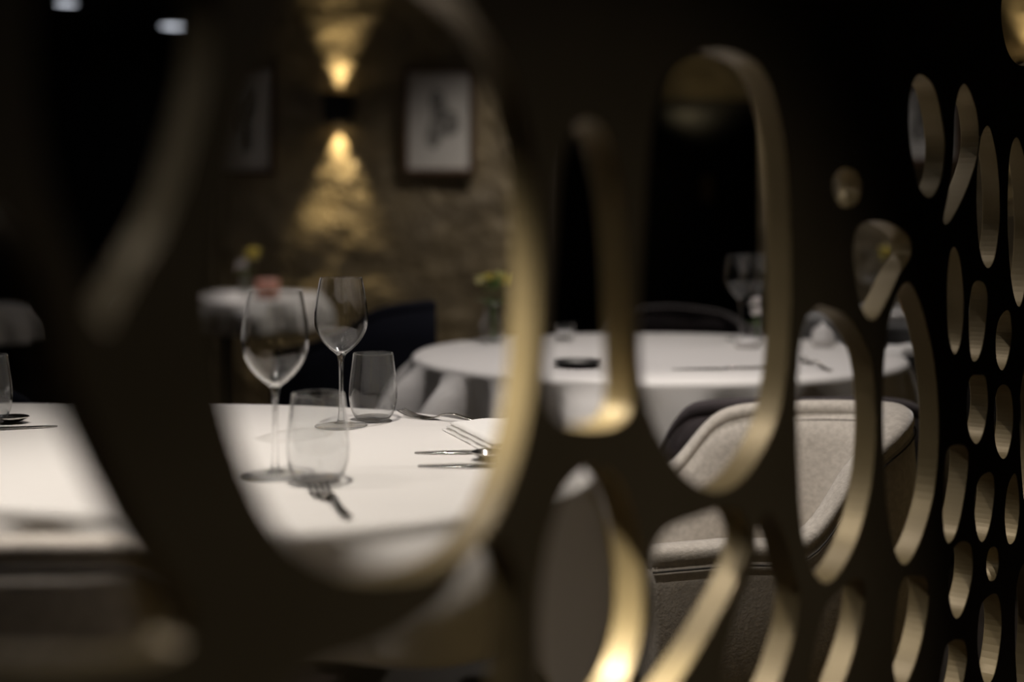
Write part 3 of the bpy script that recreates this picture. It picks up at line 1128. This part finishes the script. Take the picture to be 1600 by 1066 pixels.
def far_enough(poly, others, d):
    for q in others:
        if min(p[0] for p in poly) - d > max(p[0] for p in q) or max(p[0] for p in poly) + d < min(p[0] for p in q): continue
        if min(p[1] for p in poly) - d > max(p[1] for p in q) or max(p[1] for p in poly) + d < min(p[1] for p in q): continue
        # inside test and distance
        def inside(pt, pl):
            c = False
            for i in range(len(pl)):
                a, e = pl[i], pl[i - 1]
                if (a[1] > pt[1]) != (e[1] > pt[1]) and pt[0] < (e[0] - a[0]) * (pt[1] - a[1]) / (e[1] - a[1]) + a[0]:
                    c = not c
            return c
        if inside(poly[0], q) or inside(q[0], poly): return False
        for a in poly[::2]:
            for e in q[::2]:
                if (a[0] - e[0]) ** 2 + (a[1] - e[1]) ** 2 < d * d: return False
    return True


def in_view(poly):
    for (u_, v_) in poly:
        x, y = u_ / LU, SX + SY * u_ / LU
        if y < .05: continue
        px, py = 800 + x / y * F, HZ + (CH - v_) / y * F
        if -20 < px < 1622 and -20 < py < 1086: return True
    return False


rnd = random.Random(11)
for _ in range(4000):
    a, c = rnd.uniform(U0, U1), rnd.uniform(V0, V1)
    ra = rnd.choice((.035, .05, .07, .09))
    rb = ra * rnd.uniform(1.5, 2.0)
    tl = rnd.uniform(-.15, .15)
    po = [(a + ra * math.cos(t) * math.cos(tl) - rb * math.sin(t) * math.sin(tl), c + ra * math.cos(t) * math.sin(tl) + rb * math.sin(t) * math.cos(tl))
          for t in [2 * math.pi * i / 40 for i in range(40)]]
    if min(p[0] for p in po) < U0 + .04 or max(p[0] for p in po) > U1 - .04 or min(p[1] for p in po) < V0 + .05 or max(p[1] for p in po) > V1 - .05:
        continue
    if in_view(po) or not far_enough(po, holes, .018):
        continue
    holes.append(po)

cu = bpy.data.curves.new('screen_outline', 'CURVE')
cu.dimensions = '2D'
cu.fill_mode = 'BOTH'
cu.extrude = TH / 2 - .0012
cu.bevel_depth = .0012
cu.bevel_resolution = 1
for poly in [[(U0, V0), (U1, V0), (U1, V1), (U0, V1)]] + holes:
    sp = cu.splines.new('POLY')
    sp.points.add(len(poly) - 1)
    for i, p in enumerate(poly):
        sp.points[i].co = (p[0], p[1], 0, 1)
    sp.use_cyclic_u = True
co = bpy.data.objects.new('screen_outline', cu)
COL.objects.link(co)
me = bpy.data.meshes.new_from_object(co.evaluated_get(bpy.context.evaluated_depsgraph_get()))
bpy.data.objects.remove(co)
bpy.data.curves.remove(cu)
me.name = 'partition_screen'
me.materials.clear()
me.materials.append(M['bronze'])
for p in me.polygons:
    p.material_index = 0
    p.use_smooth = False
ps = bpy.data.objects.new('partition_screen', me)
mt = Matrix((
    (DU.x, 0, NN.x, 0 + NN.x * TH / 2),
    (DU.y, 0, NN.y, SX + NN.y * TH / 2),
    (0, 1, 0, 0),
    (0, 0, 0, 1)))
ps.matrix_world = mt
COL.objects.link(ps)
tag(ps, 'bronze painted partition screen pierced with tall rounded openings, in front of the tables', 'screen')
